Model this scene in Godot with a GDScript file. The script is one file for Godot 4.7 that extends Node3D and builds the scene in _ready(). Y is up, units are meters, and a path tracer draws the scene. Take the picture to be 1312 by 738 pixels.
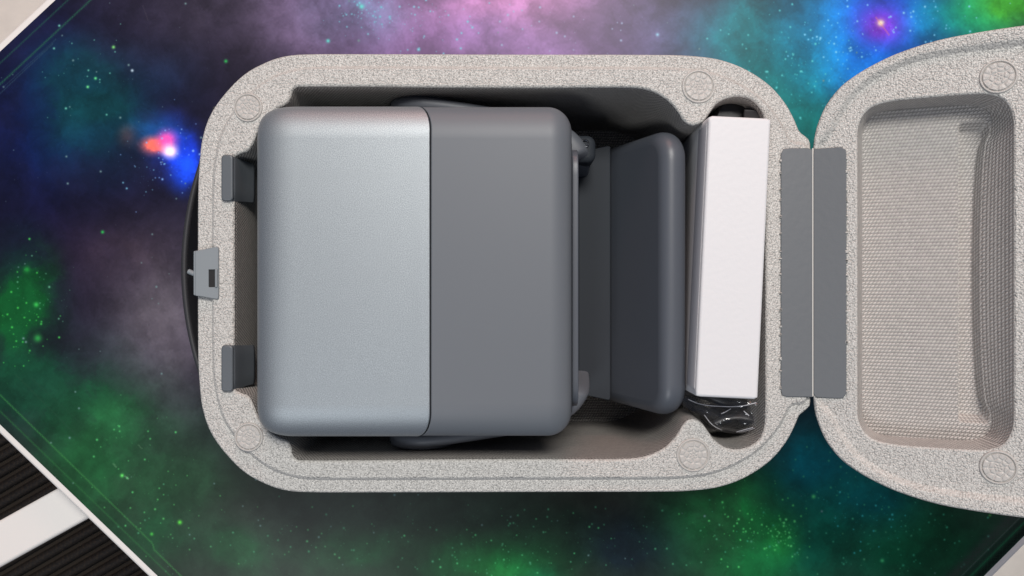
extends Node3D
# A hard foam carrying case lies open on a printed desk, seen straight from above: a projector on its gimbal stand, a white carton and a bagged power cable sit in it.
# Metres, y up. The case rim is 0.16 above the desk top; the picture's up is -z.

const RIM := 0.16
const AXIS_Z := -0.0095          # the case is symmetrical about this line
var M := {}

# ------------------------------------------------------------------ helpers
class MB:                        # collects triangles with normals; commit() gives an ArrayMesh
	var v := PackedVector3Array()
	var n := PackedVector3Array()
	var uv := PackedVector2Array()
	func tri(a: Vector3, b: Vector3, c: Vector3, na: Vector3, nb: Vector3, nc: Vector3) -> void:
		var g := (c - a).cross(b - a)
		if g.length_squared() < 1e-20:
			return
		if g.dot(na + nb + nc) < 0.0:
			v.append(a); v.append(c); v.append(b)
			n.append(na); n.append(nc); n.append(nb)
		else:
			v.append(a); v.append(b); v.append(c)
			n.append(na); n.append(nb); n.append(nc)
	func quad(a, b, c, d, na, nb, nc, nd) -> void:
		tri(a, b, c, na, nb, nc)
		tri(a, c, d, na, nc, nd)
	func face(a, b, c, d, up: Vector3) -> void:
		quad(a, b, c, d, up, up, up, up)
	func commit(plane_uv := Rect2()) -> ArrayMesh:
		var arr := []
		arr.resize(Mesh.ARRAY_MAX)
		arr[Mesh.ARRAY_VERTEX] = v
		arr[Mesh.ARRAY_NORMAL] = n
		uv.resize(v.size())
		for i in v.size():
			uv[i] = (Vector2(v[i].x, v[i].z) - plane_uv.position) / plane_uv.size if plane_uv.size.x > 0.0 else Vector2(v[i].x, v[i].z)
		arr[Mesh.ARRAY_TEX_UV] = uv
		var m := ArrayMesh.new()
		m.add_surface_from_arrays(Mesh.PRIMITIVE_TRIANGLES, arr)
		return m

func lin(r: float, g: float, b: float) -> Color:
	return Color(r, g, b).linear_to_srgb()

func mat(called: String, c: Color, rough: float, metal := 0.0) -> StandardMaterial3D:
	var m := StandardMaterial3D.new()
	m.resource_name = called
	m.albedo_color = c
	m.roughness = rough
	m.metallic = metal
	M[called] = m
	return m

func obj(called: String, mesh: Mesh, material: Material, parent: Node = self, at := Vector3.ZERO) -> MeshInstance3D:
	var o := MeshInstance3D.new()
	o.name = called
	o.mesh = mesh
	o.material_override = material
	parent.add_child(o, true)
	o.position = at
	return o

func thing(called: String, label: String, category: String, at := Vector3.ZERO) -> Node3D:
	var o := Node3D.new()
	o.name = called
	add_child(o, true)
	o.position = at
	tag(o, label, category)
	return o

func tag(o: Node, label: String, category: String) -> void:
	o.set_meta("label", label)
	o.set_meta("category", category)

# a closed smooth curve through the points, as n evenly spaced points
func smooth(pts: Array, n: int) -> PackedVector2Array:
	var fine := PackedVector2Array()
	var k := pts.size()
	for i in k:
		var a: Vector2 = pts[(i + k - 1) % k]
		var b: Vector2 = pts[i]
		var c: Vector2 = pts[(i + 1) % k]
		var d: Vector2 = pts[(i + 2) % k]
		var l := b.distance_to(c)
		var tb := (c - a).normalized() * l if l < a.distance_to(b) * 3.0 and a.distance_to(b) < l * 3.0 else (c - a) * 0.5
		var td := (d - b).normalized() * l
		if tb.length() > l: tb = tb.normalized() * l
		for s in 10:
			var t := s / 10.0
			var t2 := t * t
			var t3 := t2 * t
			fine.append(b * (2 * t3 - 3 * t2 + 1) + tb * (t3 - 2 * t2 + t) + c * (-2 * t3 + 3 * t2) + td * (t3 - t2))
	return resample(fine, n)

func resample(p: PackedVector2Array, n: int) -> PackedVector2Array:
	var total := 0.0
	for i in p.size():
		total += p[i].distance_to(p[(i + 1) % p.size()])
	var out := PackedVector2Array()
	var at := 0.0
	var i := 0
	var seg := p[0].distance_to(p[1])
	for k in n:
		var want := total * k / n
		while at + seg < want and i < p.size() - 1:
			at += seg
			i += 1
			seg = p[i].distance_to(p[(i + 1) % p.size()])
		out.append(p[i].lerp(p[(i + 1) % p.size()], clampf((want - at) / maxf(seg, 1e-9), 0.0, 1.0)))
	return out

func area(p: PackedVector2Array) -> float:
	var s := 0.0
	for i in p.size():
		s += p[i].cross(p[(i + 1) % p.size()])
	return s

func normals(p: PackedVector2Array) -> PackedVector2Array:      # pointing out of the closed curve
	var out := PackedVector2Array()
	var k := p.size()
	var s := signf(area(p))
	for i in k:
		var t := (p[(i + 1) % k] - p[(i + k - 1) % k]).normalized()
		out.append(Vector2(t.y, -t.x) * s)
	return out

func offset(p: PackedVector2Array, d: float) -> PackedVector2Array:
	var nn := normals(p)
	var out := PackedVector2Array()
	for i in p.size():
		out.append(p[i] + nn[i] * d)
	return out

func v3(p: Vector2, y: float) -> Vector3:
	return Vector3(p.x, y, p.y)

# rings of equal point count, each [contour, height]; neighbouring bands are shaded smooth when they meet at less than ~55 degrees
func sweep(mb: MB, rings: Array) -> void:
	var k: int = rings[0][0].size()
	var bands := []
	for r in rings.size() - 1:
		var nn := PackedVector3Array()
		var c0: PackedVector2Array = rings[r][0]
		var c1: PackedVector2Array = rings[r + 1][0]
		var s := signf(area(c0))
		for i in k:
			var al := c0[(i + 1) % k] - c0[(i + k - 1) % k]
			var ac := v3(c1[i], rings[r + 1][1]) - v3(c0[i], rings[r][1])
			nn.append((Vector3(al.x, 0, al.y).cross(ac) * s).normalized())
		bands.append(nn)
	for r in bands.size():
		for i in k:
			var j := (i + 1) % k
			var na: Array = [bands[r][i], bands[r][j], bands[r][i], bands[r][j]]
			for e in 2:
				var q := i if e == 0 else j
				if r > 0 and bands[r - 1][q].dot(bands[r][q]) > 0.57: na[e] = (bands[r][q] + bands[r - 1][q]).normalized()
				if r < bands.size() - 1 and bands[r + 1][q].dot(bands[r][q]) > 0.57: na[2 + e] = (bands[r][q] + bands[r + 1][q]).normalized()
			mb.quad(v3(rings[r][0][i], rings[r][1]), v3(rings[r][0][j], rings[r][1]), v3(rings[r + 1][0][j], rings[r + 1][1]), v3(rings[r + 1][0][i], rings[r + 1][1]), na[0], na[1], na[3], na[2])

func fill(mb: MB, p: PackedVector2Array, y: float, up := Vector3.UP) -> void:
	var large := PackedVector2Array()                       # the triangulation works with absolute tolerances, so it gets large numbers
	for q in p: large.append(q * 20000.0)
	var ix := Geometry2D.triangulate_polygon(large)
	for t in range(0, ix.size(), 3):
		mb.tri(v3(p[ix[t]], y), v3(p[ix[t + 1]], y), v3(p[ix[t + 2]], y), up, up, up)

# a flat face between two closed curves, the outer one and a hole in it
func fill_between(mb: MB, outer: PackedVector2Array, hole: PackedVector2Array, y: float) -> void:
	var a := outer.duplicate()
	var b := hole.duplicate()
	if area(a) < 0: a.reverse()
	if area(b) > 0: b.reverse()
	var ia := 0
	var ib := 0
	var best := 1e9
	for i in a.size():
		for j in b.size():
			var d := a[i].distance_squared_to(b[j])
			if d < best:
				best = d; ia = i; ib = j
	var p := PackedVector2Array()
	for i in a.size() + 1: p.append(a[(ia + i) % a.size()])
	var side := (b[ib] - a[ia]).orthogonal().normalized() * 1e-6
	for j in b.size() + 1: p.append(b[(ib + j) % b.size()] + (side if j == b.size() else Vector2.ZERO))
	p[p.size() - 1] += side * 0.0
	p[a.size()] += side
	fill(mb, p, y)

# surface over a grid of points; normals from the neighbours, turned to lie on the side of away(point)
func grid(mb: MB, g: Array, closed: bool, inside: Callable, centers := []) -> void:
	var r := g.size()
	var k: int = g[0].size()
	var nn := []
	for i in r:
		var row := PackedVector3Array()
		for j in k:
			var du: Vector3 = g[mini(i + 1, r - 1)][j] - g[maxi(i - 1, 0)][j]
			var j1 := (j + 1) % k if closed else mini(j + 1, k - 1)
			var j0 := (j + k - 1) % k if closed else maxi(j - 1, 0)
			var dv: Vector3 = g[i][j1] - g[i][j0]
			var q := du.cross(dv).normalized()
			if q.dot(g[i][j] - (centers[i] if centers else inside.call(g[i][j]))) < 0: q = -q
			row.append(q)
		nn.append(row)
	for i in r - 1:
		for j in (k if closed else k - 1):
			var h := (j + 1) % k
			mb.quad(g[i][j], g[i][h], g[i + 1][h], g[i + 1][j], nn[i][j], nn[i][h], nn[i + 1][h], nn[i + 1][j])

func rounded_rect(hx: float, hy: float, r: float, seg := 6, ry := -1.0) -> PackedVector2Array:
	var rv := Vector2(r, r if ry < 0.0 else ry)
	var p := PackedVector2Array()
	for q in 4:
		var c := Vector2((hx - rv.x) * (1 if q in [0, 3] else -1), (hy - rv.y) * (1 if q < 2 else -1))
		for s in seg + 1:
			var a := PI / 2 * (q + float(s) / seg)
			p.append(c + Vector2(cos(a), sin(a)) * rv)
	return p

# a slab with that outline from y0 to y1, its top and bottom edges rounded by r
func slab(outline: PackedVector2Array, y0: float, y1: float, r: float, seg := 4) -> ArrayMesh:
	var mb := MB.new()
	slab_into(mb, outline, y0, y1, r, seg)
	return mb.commit()

func slab_into(mb: MB, outline: PackedVector2Array, y0: float, y1: float, r: float, seg := 4) -> void:
	var rings := []
	for s in seg + 1:
		var a := PI / 2 * s / seg
		rings.append([offset(outline, -r * (1 - sin(a))), y0 + r * (1 - cos(a))])
	for s in seg + 1:
		var a := PI / 2 * s / seg
		rings.append([offset(outline, -r * (1 - cos(a))), y1 - r * (1 - sin(a))])
	sweep(mb, rings)
	fill(mb, rings[0][0], y0, Vector3.DOWN)
	fill(mb, rings[-1][0], y1)

func rbox(size: Vector3, r: float, seg := 4) -> ArrayMesh:
	return slab(rounded_rect(size.x / 2, size.z / 2, maxf(r, 0.0004), seg), -size.y / 2, size.y / 2, r, seg)

func tube(path: Array, radius: float, seg := 12, flat := 1.0) -> ArrayMesh:
	var mb := MB.new()
	var cv := Curve3D.new()
	for i in path.size():
		var a: Vector3 = path[maxi(i - 1, 0)]
		var b: Vector3 = path[mini(i + 1, path.size() - 1)]
		var t := (b - a) / 6.0
		cv.add_point(path[i], -t, t)
	cv.bake_interval = 0.002
	var len := cv.get_baked_length()
	var count := int(clampf(len / 0.003, 8, 200))
	var g := []
	var centers := []
	for i in count + 1:
		var c := cv.sample_baked(len * i / count, true)
		var d := (cv.sample_baked(minf(len, len * i / count + 0.001), true) - cv.sample_baked(maxf(0, len * i / count - 0.001), true)).normalized()
		var sidev := d.cross(Vector3.UP)
		sidev = sidev.normalized() if sidev.length() > 0.01 else Vector3.RIGHT
		var upv := sidev.cross(d).normalized()
		var row := []
		for s in seg:
			var a := TAU * s / seg
			row.append(c + (sidev * cos(a) + upv * sin(a) * flat) * radius)
		g.append(row)
		centers.append(c)
	for i in g.size() - 1:
		for s in seg:
			var t2 := (s + 1) % seg
			mb.quad(g[i][s], g[i][t2], g[i + 1][t2], g[i + 1][s], (g[i][s] - centers[i]).normalized(), (g[i][t2] - centers[i]).normalized(), (g[i + 1][t2] - centers[i + 1]).normalized(), (g[i + 1][s] - centers[i + 1]).normalized())
	for e in [0, g.size() - 1]:
		var out: Vector3 = (centers[e] - centers[1 if e == 0 else e - 1]).normalized()
		for s in seg:
			mb.tri(centers[e], g[e][s], g[e][(s + 1) % seg], out, out, out)
	return mb.commit()

# turned about y; profile of Vector2(radius, height)
func lathe(profile: Array, seg := 40) -> ArrayMesh:
	var mb := MB.new()
	for i in profile.size() - 1:
		var a: Vector2 = profile[i]
		var b: Vector2 = profile[i + 1]
		var t := (b - a).normalized()
		var q := Vector2(t.y, -t.x)
		for s in seg:
			var u := TAU * s / seg
			var w := TAU * (s + 1) / seg
			var cu := Vector3(cos(u), 0, sin(u))
			var cw := Vector3(cos(w), 0, sin(w))
			var nu := (cu * q.x + Vector3.UP * q.y)
			var nw := (cw * q.x + Vector3.UP * q.y)
			mb.quad(cu * a.x + Vector3.UP * a.y, cw * a.x + Vector3.UP * a.y, cw * b.x + Vector3.UP * b.y, cu * b.x + Vector3.UP * b.y, nu, nw, nw, nu)
	return mb.commit()

# ------------------------------------------------------------------ materials
func noise_tex(kind: int, freq: float, size: int, sd: int, lo := 0.0, hi := 1.0, octaves := 1) -> NoiseTexture2D:
	var f := FastNoiseLite.new()
	f.seed = sd
	f.noise_type = kind
	f.frequency = freq
	f.fractal_type = FastNoiseLite.FRACTAL_FBM if octaves > 1 else FastNoiseLite.FRACTAL_NONE
	f.fractal_octaves = octaves
	if kind == FastNoiseLite.TYPE_CELLULAR:
		f.cellular_return_type = FastNoiseLite.RETURN_DISTANCE
	var t := NoiseTexture2D.new()
	t.width = size
	t.height = size
	t.seamless = true
	t.noise = f
	var g := Gradient.new()
	g.set_color(0, Color(lo, lo, lo))
	g.set_color(1, Color(hi, hi, hi))
	t.color_ramp = g
	return t

func triplanar(m: StandardMaterial3D, tile: float) -> void:
	m.uv1_triplanar = true
	m.uv1_triplanar_sharpness = 6.0
	m.uv1_scale = Vector3.ONE / tile

func weave_image(size: int, cells: int, tone: bool, low := 0.78) -> ImageTexture:
	var im := Image.create_empty(size, size, false, Image.FORMAT_RGB8)
	var rng := RandomNumberGenerator.new()
	rng.seed = 7
	var jit := []
	for i in cells * cells: jit.append(rng.randf())
	for y in size:
		for x in size:
			var fy := float(y) / size * cells
			var row := int(fy)
			var fx := float(x) / size * cells + (0.5 if row % 2 else 0.0)
			var col := int(fx) % cells
			var uy := (fy - row - 0.5) * 2.0
			var ux := (fx - floorf(fx) - 0.5) * 2.0 + uy * 0.7
			var d := clampf(1.0 - ux * ux * 0.95 - uy * uy * 0.95, 0.0, 1.0)
			var j: float = jit[row * cells + col]
			var h := sqrt(d) * (0.8 + 0.2 * j)
			if tone: h = low + (0.93 - low) * sqrt(d) + 0.07 * j
			im.set_pixel(x, y, Color(h, h, h))
	return ImageTexture.create_from_image(im)

# pebbled leather grain that repeats without a seam: domes on a jittered grid, the tallest wins
func pebble_image(size: int, cells: int, sd: int, lo: float, hi: float, power := 1.0) -> ImageTexture:
	var rng := RandomNumberGenerator.new()
	rng.seed = sd
	var buf := PackedFloat32Array()
	buf.resize(size * size)
	var step := float(size) / cells
	for cy in cells:
		for cx in cells:
			var px := (cx + rng.randf()) * step
			var py := (cy + rng.randf()) * step
			var rx := step * rng.randf_range(0.55, 1.15)
			var ry := step * rng.randf_range(0.55, 1.15)
			var a := rng.randf() * PI
			var ca := cos(a)
			var sa := sin(a)
			var top := rng.randf_range(0.6, 1.0)
			var reach := int(ceil(maxf(rx, ry)))
			for y in range(int(py) - reach, int(py) + reach + 1):
				for x in range(int(px) - reach, int(px) + reach + 1):
					var dx := x + 0.5 - px
					var dy := y + 0.5 - py
					var u := (dx * ca + dy * sa) / rx
					var w := (dy * ca - dx * sa) / ry
					var h := (1.0 - u * u - w * w) * top
					if h > 0.0:
						var k := posmod(y, size) * size + posmod(x, size)
						if h > buf[k]: buf[k] = h
	var bytes := PackedByteArray()
	bytes.resize(size * size)
	for i in size * size: bytes[i] = int(255.0 * clampf(lo + (hi - lo) * pow(buf[i], power), 0.0, 1.0))
	return ImageTexture.create_from_image(Image.create_from_data(size, size, false, Image.FORMAT_L8, bytes))

func make_materials() -> void:
	var foam := mat("foam", lin(0.635, 0.618, 0.578), 0.36)
	foam.albedo_texture = pebble_image(768, 62, 3, 0.74, 1.0, 0.8)
	foam.heightmap_enabled = true
	foam.heightmap_texture = pebble_image(768, 58, 11, 0.0, 1.0, 0.7)
	foam.heightmap_scale = 0.056
	triplanar(foam, 0.062)
	var lining := mat("lining", lin(0.68, 0.645, 0.605), 0.45)
	lining.albedo_texture = weave_image(512, 16, true)
	lining.heightmap_enabled = true
	lining.heightmap_texture = weave_image(512, 16, false)
	lining.heightmap_scale = 0.105
	triplanar(lining, 0.035)
	var fine := mat("shaded_lining", lin(0.52, 0.49, 0.455), 0.5)  # lining inside the case, its cavity shade put into a darker colour
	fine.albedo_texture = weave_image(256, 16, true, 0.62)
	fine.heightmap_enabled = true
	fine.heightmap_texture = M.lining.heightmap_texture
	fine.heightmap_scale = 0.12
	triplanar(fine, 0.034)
	var mark := mat("mark", lin(0.475, 0.455, 0.425), 0.42)
	mark.heightmap_enabled = true
	mark.heightmap_texture = foam.heightmap_texture
	mark.heightmap_scale = 0.012
	triplanar(mark, 0.062)
	var silver := mat("silver", lin(0.485, 0.53, 0.555), 0.5, 0.76)
	silver.albedo_texture = noise_tex(FastNoiseLite.TYPE_SIMPLEX, 0.17, 1024, 5, 0.70, 1.0, 2)
	silver.heightmap_enabled = true
	silver.heightmap_texture = noise_tex(FastNoiseLite.TYPE_SIMPLEX, 0.22, 1024, 9)
	silver.heightmap_scale = 0.0045
	triplanar(silver, 0.13)
	var grey := mat("grey", lin(0.125, 0.138, 0.153), 0.48)
	grey.heightmap_enabled = true
	grey.heightmap_texture = silver.heightmap_texture
	grey.heightmap_scale = 0.0015
	triplanar(grey, 0.08)
	mat("yoke", lin(0.115, 0.124, 0.14), 0.5)
	var base := mat("base", lin(0.080, 0.090, 0.107), 0.40)
	base.heightmap_enabled = true
	base.heightmap_texture = silver.heightmap_texture
	base.heightmap_scale = 0.0015
	triplanar(base, 0.08)
	mat("slate_shade", lin(0.028, 0.033, 0.040), 0.6).metallic_specular = 0.3  # slate of the screw seat; also paints the body's shadow on the foot
	mat("seam", lin(0.008, 0.008, 0.009), 0.7)
	var hinge := mat("hinge", lin(0.130, 0.141, 0.150), 0.55)
	hinge.heightmap_enabled = true
	hinge.heightmap_texture = noise_tex(FastNoiseLite.TYPE_SIMPLEX, 0.02, 512, 21, 0.0, 1.0, 4)
	hinge.heightmap_scale = 0.007
	triplanar(hinge, 0.08)
	mat("hinge_seam", lin(0.62, 0.60, 0.56), 0.6)
	mat("latch", lin(0.23, 0.255, 0.27), 0.45)
	mat("clip", lin(0.10, 0.113, 0.125), 0.42)
	mat("handle", lin(0.030, 0.030, 0.033), 0.45)
	mat("steel", lin(0.42, 0.43, 0.45), 0.22, 1.0)
	var card := mat("card", lin(0.70, 0.695, 0.70), 0.5)
	card.heightmap_enabled = true
	card.heightmap_texture = M.hinge.heightmap_texture
	card.heightmap_scale = 0.006
	triplanar(card, 0.06)
	mat("black", lin(0.010, 0.010, 0.011), 0.38)
	mat("rubber", lin(0.030, 0.029, 0.031), 0.40)
	var film := mat("film", Color(0.95, 0.96, 0.98, 0.015), 0.10)
	film.transparency = BaseMaterial3D.TRANSPARENCY_ALPHA
	film.cull_mode = BaseMaterial3D.CULL_DISABLED
	mat("white_paint", lin(0.80, 0.765, 0.72), 0.45)
	var floor_m := mat("floor", lin(0.84, 0.77, 0.68), 0.55)
	floor_m.albedo_texture = noise_tex(FastNoiseLite.TYPE_SIMPLEX, 0.01, 512, 33, 0.93, 1.0, 4)
	triplanar(floor_m, 0.5)
	var rib := mat("rib", lin(0.027, 0.017, 0.008), 0.75)
	rib.albedo_texture = noise_tex(FastNoiseLite.TYPE_SIMPLEX, 0.05, 256, 35, 0.3, 1.0, 3)
	triplanar(rib, 0.08)
	mat("rib_ground", lin(0.018, 0.012, 0.006), 0.85)

# ------------------------------------------------------------------ the nebula printed on the desk, drawn in units of 0.654 mm from the print's own corner
const PX0 := -150.0
const PY0 := -100.0
const PW := 1612.0
const PH := 907.0

func fbm(sd: int, freq: float, oct: int, w: int, h: int) -> Image:
	var f := FastNoiseLite.new()
	f.seed = sd
	f.noise_type = FastNoiseLite.TYPE_SIMPLEX_SMOOTH
	f.frequency = freq
	f.fractal_type = FastNoiseLite.FRACTAL_FBM
	f.fractal_octaves = oct
	f.domain_warp_enabled = true
	f.domain_warp_amplitude = 40.0
	f.domain_warp_frequency = 0.008
	return f.get_image(w, h, false, false, false)

func print_image() -> ImageTexture:
	var w := 806
	var h := 454
	var n1 := fbm(41, 0.012, 5, w, h)
	var n2 := fbm(97, 0.022, 6, w, h)
	var n3 := fbm(211, 0.09, 4, w, h).get_data()
	# centre x, y, radius x, y, colour (as the ink looks, one holds lamp sheen), strength, raggedness
	var blobs := [
		[60, 150, 170, 130, Color(0.05, 0.09, 0.26), 0.9, 0.5], [110, 110, 75, 55, Color(0.06, 0.27, 0.25), 0.55, 1.0], [120, 170, 70, 60, Color(0.05, 0.24, 0.24), 0.5, 1.0],
		[215, 90, 50, 40, Color(0.08, 0.14, 0.24), 0.6, 0.8], [260, 20, 130, 70, Color(0.21, 0.19, 0.24), 0.7, 0.5], [390, 30, 90, 70, Color(0.38, 0.33, 0.43), 0.9, 0.5],
		[60, 320, 150, 90, Color(0.06, 0.06, 0.15), 0.8, 0.4], [150, 330, 90, 60, Color(0.17, 0.13, 0.17), 0.8, 0.5], [215, 430, 100, 125, Color(0.33, 0.31, 0.34), 0.9, 0.25],  # the last blob paints lamp sheen on the desk into the print
		[20, 390, 55, 75, Color(0.05, 0.33, 0.13), 0.75, 1.4], [60, 500, 110, 70, Color(0.07, 0.25, 0.17), 0.8, 1.2], [160, 570, 95, 85, Color(0.12, 0.33, 0.19), 0.85, 0.7], [120, 630, 80, 60, Color(0.09, 0.27, 0.15), 0.6, 0.9],
		[240, 640, 60, 70, Color(0.10, 0.22, 0.14), 0.6, 0.8], [330, 690, 150, 50, Color(0.17, 0.17, 0.17), 0.7, 0.4], [300, 700, 40, 35, Color(0.09, 0.27, 0.15), 0.6, 1.0], [440, 705, 120, 40, Color(0.10, 0.30, 0.17), 0.7, 1.0], [180, 690, 90, 50, Color(0.09, 0.27, 0.16), 0.7, 1.0], [250, 600, 60, 60, Color(0.14, 0.26, 0.18), 0.5, 0.9], [500, 660, 160, 40, Color(0.15, 0.20, 0.17), 0.6, 0.8], [760, 650, 90, 35, Color(0.15, 0.14, 0.12), 0.7, 0.6], [645, 728, 30, 14, Color(0.20, 0.62, 0.26), 0.8, 1.2], [690, 735, 30, 14, Color(0.10, 0.50, 0.34), 0.7, 1.0],
		[500, 25, 110, 80, Color(0.46, 0.36, 0.52), 0.95, 0.4], [470, 20, 70, 40, Color(0.33, 0.47, 0.58), 0.55, 1.4], [660, 10, 130, 65, Color(0.72, 0.48, 0.68), 0.95, 0.5], [600, 55, 120, 50, Color(0.50, 0.38, 0.58), 0.85, 0.5],
		[700, 60, 130, 45, Color(0.47, 0.36, 0.55), 0.75, 0.5], [830, 40, 110, 60, Color(0.37, 0.32, 0.47), 0.8, 0.5], [880, 60, 60, 60, Color(0.27, 0.33, 0.46), 0.6, 0.7],
		[960, 50, 75, 75, Color(0.07, 0.42, 0.46), 0.95, 0.6], [1020, 120, 70, 110, Color(0.04, 0.42, 0.42), 1.0, 0.4], [1040, 210, 60, 80, Color(0.02, 0.34, 0.33), 1.0, 0.3],
		[1070, 40, 70, 75, Color(0.04, 0.58, 0.84), 1.0, 0.5], [1115, 80, 50, 50, Color(0.05, 0.45, 0.82), 0.9, 0.5], [1140, 20, 70, 50, Color(0.10, 0.32, 0.90), 1.0, 0.5], [1190, 25, 50, 40, Color(0.08, 0.52, 0.80), 0.8, 0.6],
		[1128, 30, 34, 28, Color(0.55, 0.20, 0.80), 0.95, 0.5], [1250, 15, 70, 45, Color(0.10, 0.55, 0.42), 0.9, 0.7], [1300, 0, 60, 40, Color(0.24, 0.58, 0.20), 0.95, 0.6],
		[560, 720, 90, 50, Color(0.08, 0.20, 0.13), 0.7, 0.9], [650, 720, 80, 32, Color(0.10, 0.47, 0.22), 0.85, 0.9], [700, 690, 90, 50, Color(0.09, 0.20, 0.14), 0.6, 0.9], [830, 700, 80, 50, Color(0.08, 0.12, 0.17), 0.7, 0.7],
		[940, 660, 90, 60, Color(0.08, 0.43, 0.20), 0.95, 0.8], [960, 720, 90, 40, Color(0.08, 0.36, 0.19), 0.85, 0.8], [1050, 590, 70, 75, Color(0.03, 0.33, 0.37), 1.0, 0.4], [1070, 690, 70, 60, Color(0.05, 0.35, 0.30), 0.85, 0.7],
		[1000, 690, 25, 30, Color(0.13, 0.52, 0.24), 0.8, 1.0], [1150, 690, 110, 70, Color(0.05, 0.32, 0.21), 0.9, 0.5], [1120, 640, 60, 40, Color(0.03, 0.32, 0.33), 0.85, 0.5], [1230, 700, 70, 60, Color(0.06, 0.22, 0.14), 0.8, 0.4],
		[224, 192, 31, 38, Color(0.10, 0.22, 0.78), 0.85, 1.3], [238, 222, 21, 25, Color(0.10, 0.30, 0.95), 0.8, 1.0], [200, 170, 34, 22, Color(0.10, 0.30, 0.50), 0.6, 1.0],
		[197, 187, 17, 11, Color(0.95, 0.40, 0.32), 0.9, 1.3], [163, 176, 12, 14, Color(0.40, 0.26, 0.24), 0.4, 1.2], [214, 180, 13, 13, Color(0.95, 0.30, 0.62), 0.8, 0.8], [218, 194, 10, 9, Color(1.0, 0.86, 0.88), 1.0, 0.3],
	]
	var im := Image.create_empty(w, h, false, Image.FORMAT_RGBF)
	var buf := PackedVector3Array()
	buf.resize(w * h)
	buf.fill(Vector3(0.10, 0.09, 0.14))
	var nb1 := n1.get_data()
	var nb2 := n2.get_data()
	for y in h:
		for x in w:
			var px := PX0 + (x + 0.5) * PW / w
			var py := PY0 + (y + 0.5) * PH / h
			if py > 480.0:
				buf[y * w + x] = Vector3(0.10, 0.09, 0.14).lerp(Vector3(0.13, 0.17, 0.14), clampf((py - 480.0) / 140.0, 0, 1))
	for b in blobs:
		var rx: float = b[2] * 1.7
		var ry: float = b[3] * 1.7
		var x0 := int(clampf((b[0] - rx - PX0) / PW * w, 0, w))
		var x1 := int(clampf((b[0] + rx - PX0) / PW * w, 0, w))
		var y0 := int(clampf((b[1] - ry - PY0) / PH * h, 0, h))
		var y1 := int(clampf((b[1] + ry - PY0) / PH * h, 0, h))
		var col: Color = b[4]
		var c := Vector3(col.r, col.g, col.b)
		var rag: float = b[6]
		for y in range(y0, y1):
			for x in range(x0, x1):
				var k := y * w + x
				var dx: float = (PX0 + (x + 0.5) * PW / w - b[0]) / b[2]
				var dy: float = (PY0 + (y + 0.5) * PH / h - b[1]) / b[3]
				var nz := (nb1[k] / 255.0 - 0.5) * 2.0
				var d2 := dx * dx + dy * dy + nz * rag * 1.1
				var g := exp(-maxf(d2, 0.0) * 1.3)
				g *= clampf((1.7 - sqrt(dx * dx + dy * dy)) * 2.2, 0.0, 1.0)
				buf[k] = buf[k].lerp(c, clampf(g * b[5], 0.0, 1.0))
	for y in h:
		for x in w:
			var k := y * w + x
			var q := 1.2 + (nb2[k] / 255.0 - 0.5) * 0.65 + (n3[k] / 255.0 - 0.5) * 0.30
			var c := buf[k] * q
			im.set_pixel(x, y, Color(c.x, c.y, c.z))
	im.resize(2015, 1134, Image.INTERPOLATE_CUBIC)
	var sc := 2015.0 / PW
	var rng := RandomNumberGenerator.new()
	rng.seed = 2024
	# fields of stars: x, y, spread x, y, how many, colour
	var fields := [
		[700, 350, 900, 500, 1300, Color(0.45, 0.58, 0.58)], [620, 690, 500, 60, 420, Color(0.30, 0.62, 0.45)], [1080, 650, 140, 90, 260, Color(0.25, 0.65, 0.5)], [110, 100, 60, 50, 45, Color(0.45, 0.80, 0.70)], [225, 195, 45, 45, 70, Color(0.55, 0.75, 1.0)], [190, 220, 30, 30, 25, Color(0.5, 0.8, 0.9)], [25, 400, 40, 60, 90, Color(0.30, 0.85, 0.35)],
		[60, 370, 30, 30, 40, Color(0.40, 0.70, 0.55)], [165, 580, 60, 60, 60, Color(0.35, 0.80, 0.45)], [230, 660, 80, 60, 45, Color(0.35, 0.75, 0.40)], [640, 700, 120, 35, 110, Color(0.35, 0.80, 0.50)], [400, 690, 120, 40, 60, Color(0.35, 0.70, 0.45)],
		[540, 30, 80, 30, 130, Color(0.50, 0.80, 0.88)], [470, 15, 40, 22, 110, Color(0.45, 0.78, 0.85)], [720, 35, 130, 30, 60, Color(0.62, 0.72, 0.85)], [1010, 90, 60, 70, 240, Color(0.40, 0.85, 0.85)], [1080, 60, 50, 55, 150, Color(0.55, 0.85, 1.0)],
		[1180, 30, 70, 35, 90, Color(0.55, 0.85, 1.0)], [960, 670, 70, 45, 150, Color(0.35, 0.85, 0.45)], [1000, 685, 16, 18, 70, Color(0.45, 0.95, 0.55)], [1110, 660, 40, 40, 80, Color(0.25, 0.75, 0.75)], [1170, 690, 70, 40, 70, Color(0.2, 0.6, 0.45)],
	]
	for f in fields:
		for i in f[4]:
			var x: float = f[0] + rng.randfn() * f[2] * 0.6
			var y: float = f[1] + rng.randfn() * f[3] * 0.6
			var big := rng.randf()
			dot(im, (x - PX0) * sc, (y - PY0) * sc, 0.7 + 1.3 * big * big * big * sc, f[5], (0.2 + 0.8 * big * big))
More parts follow.
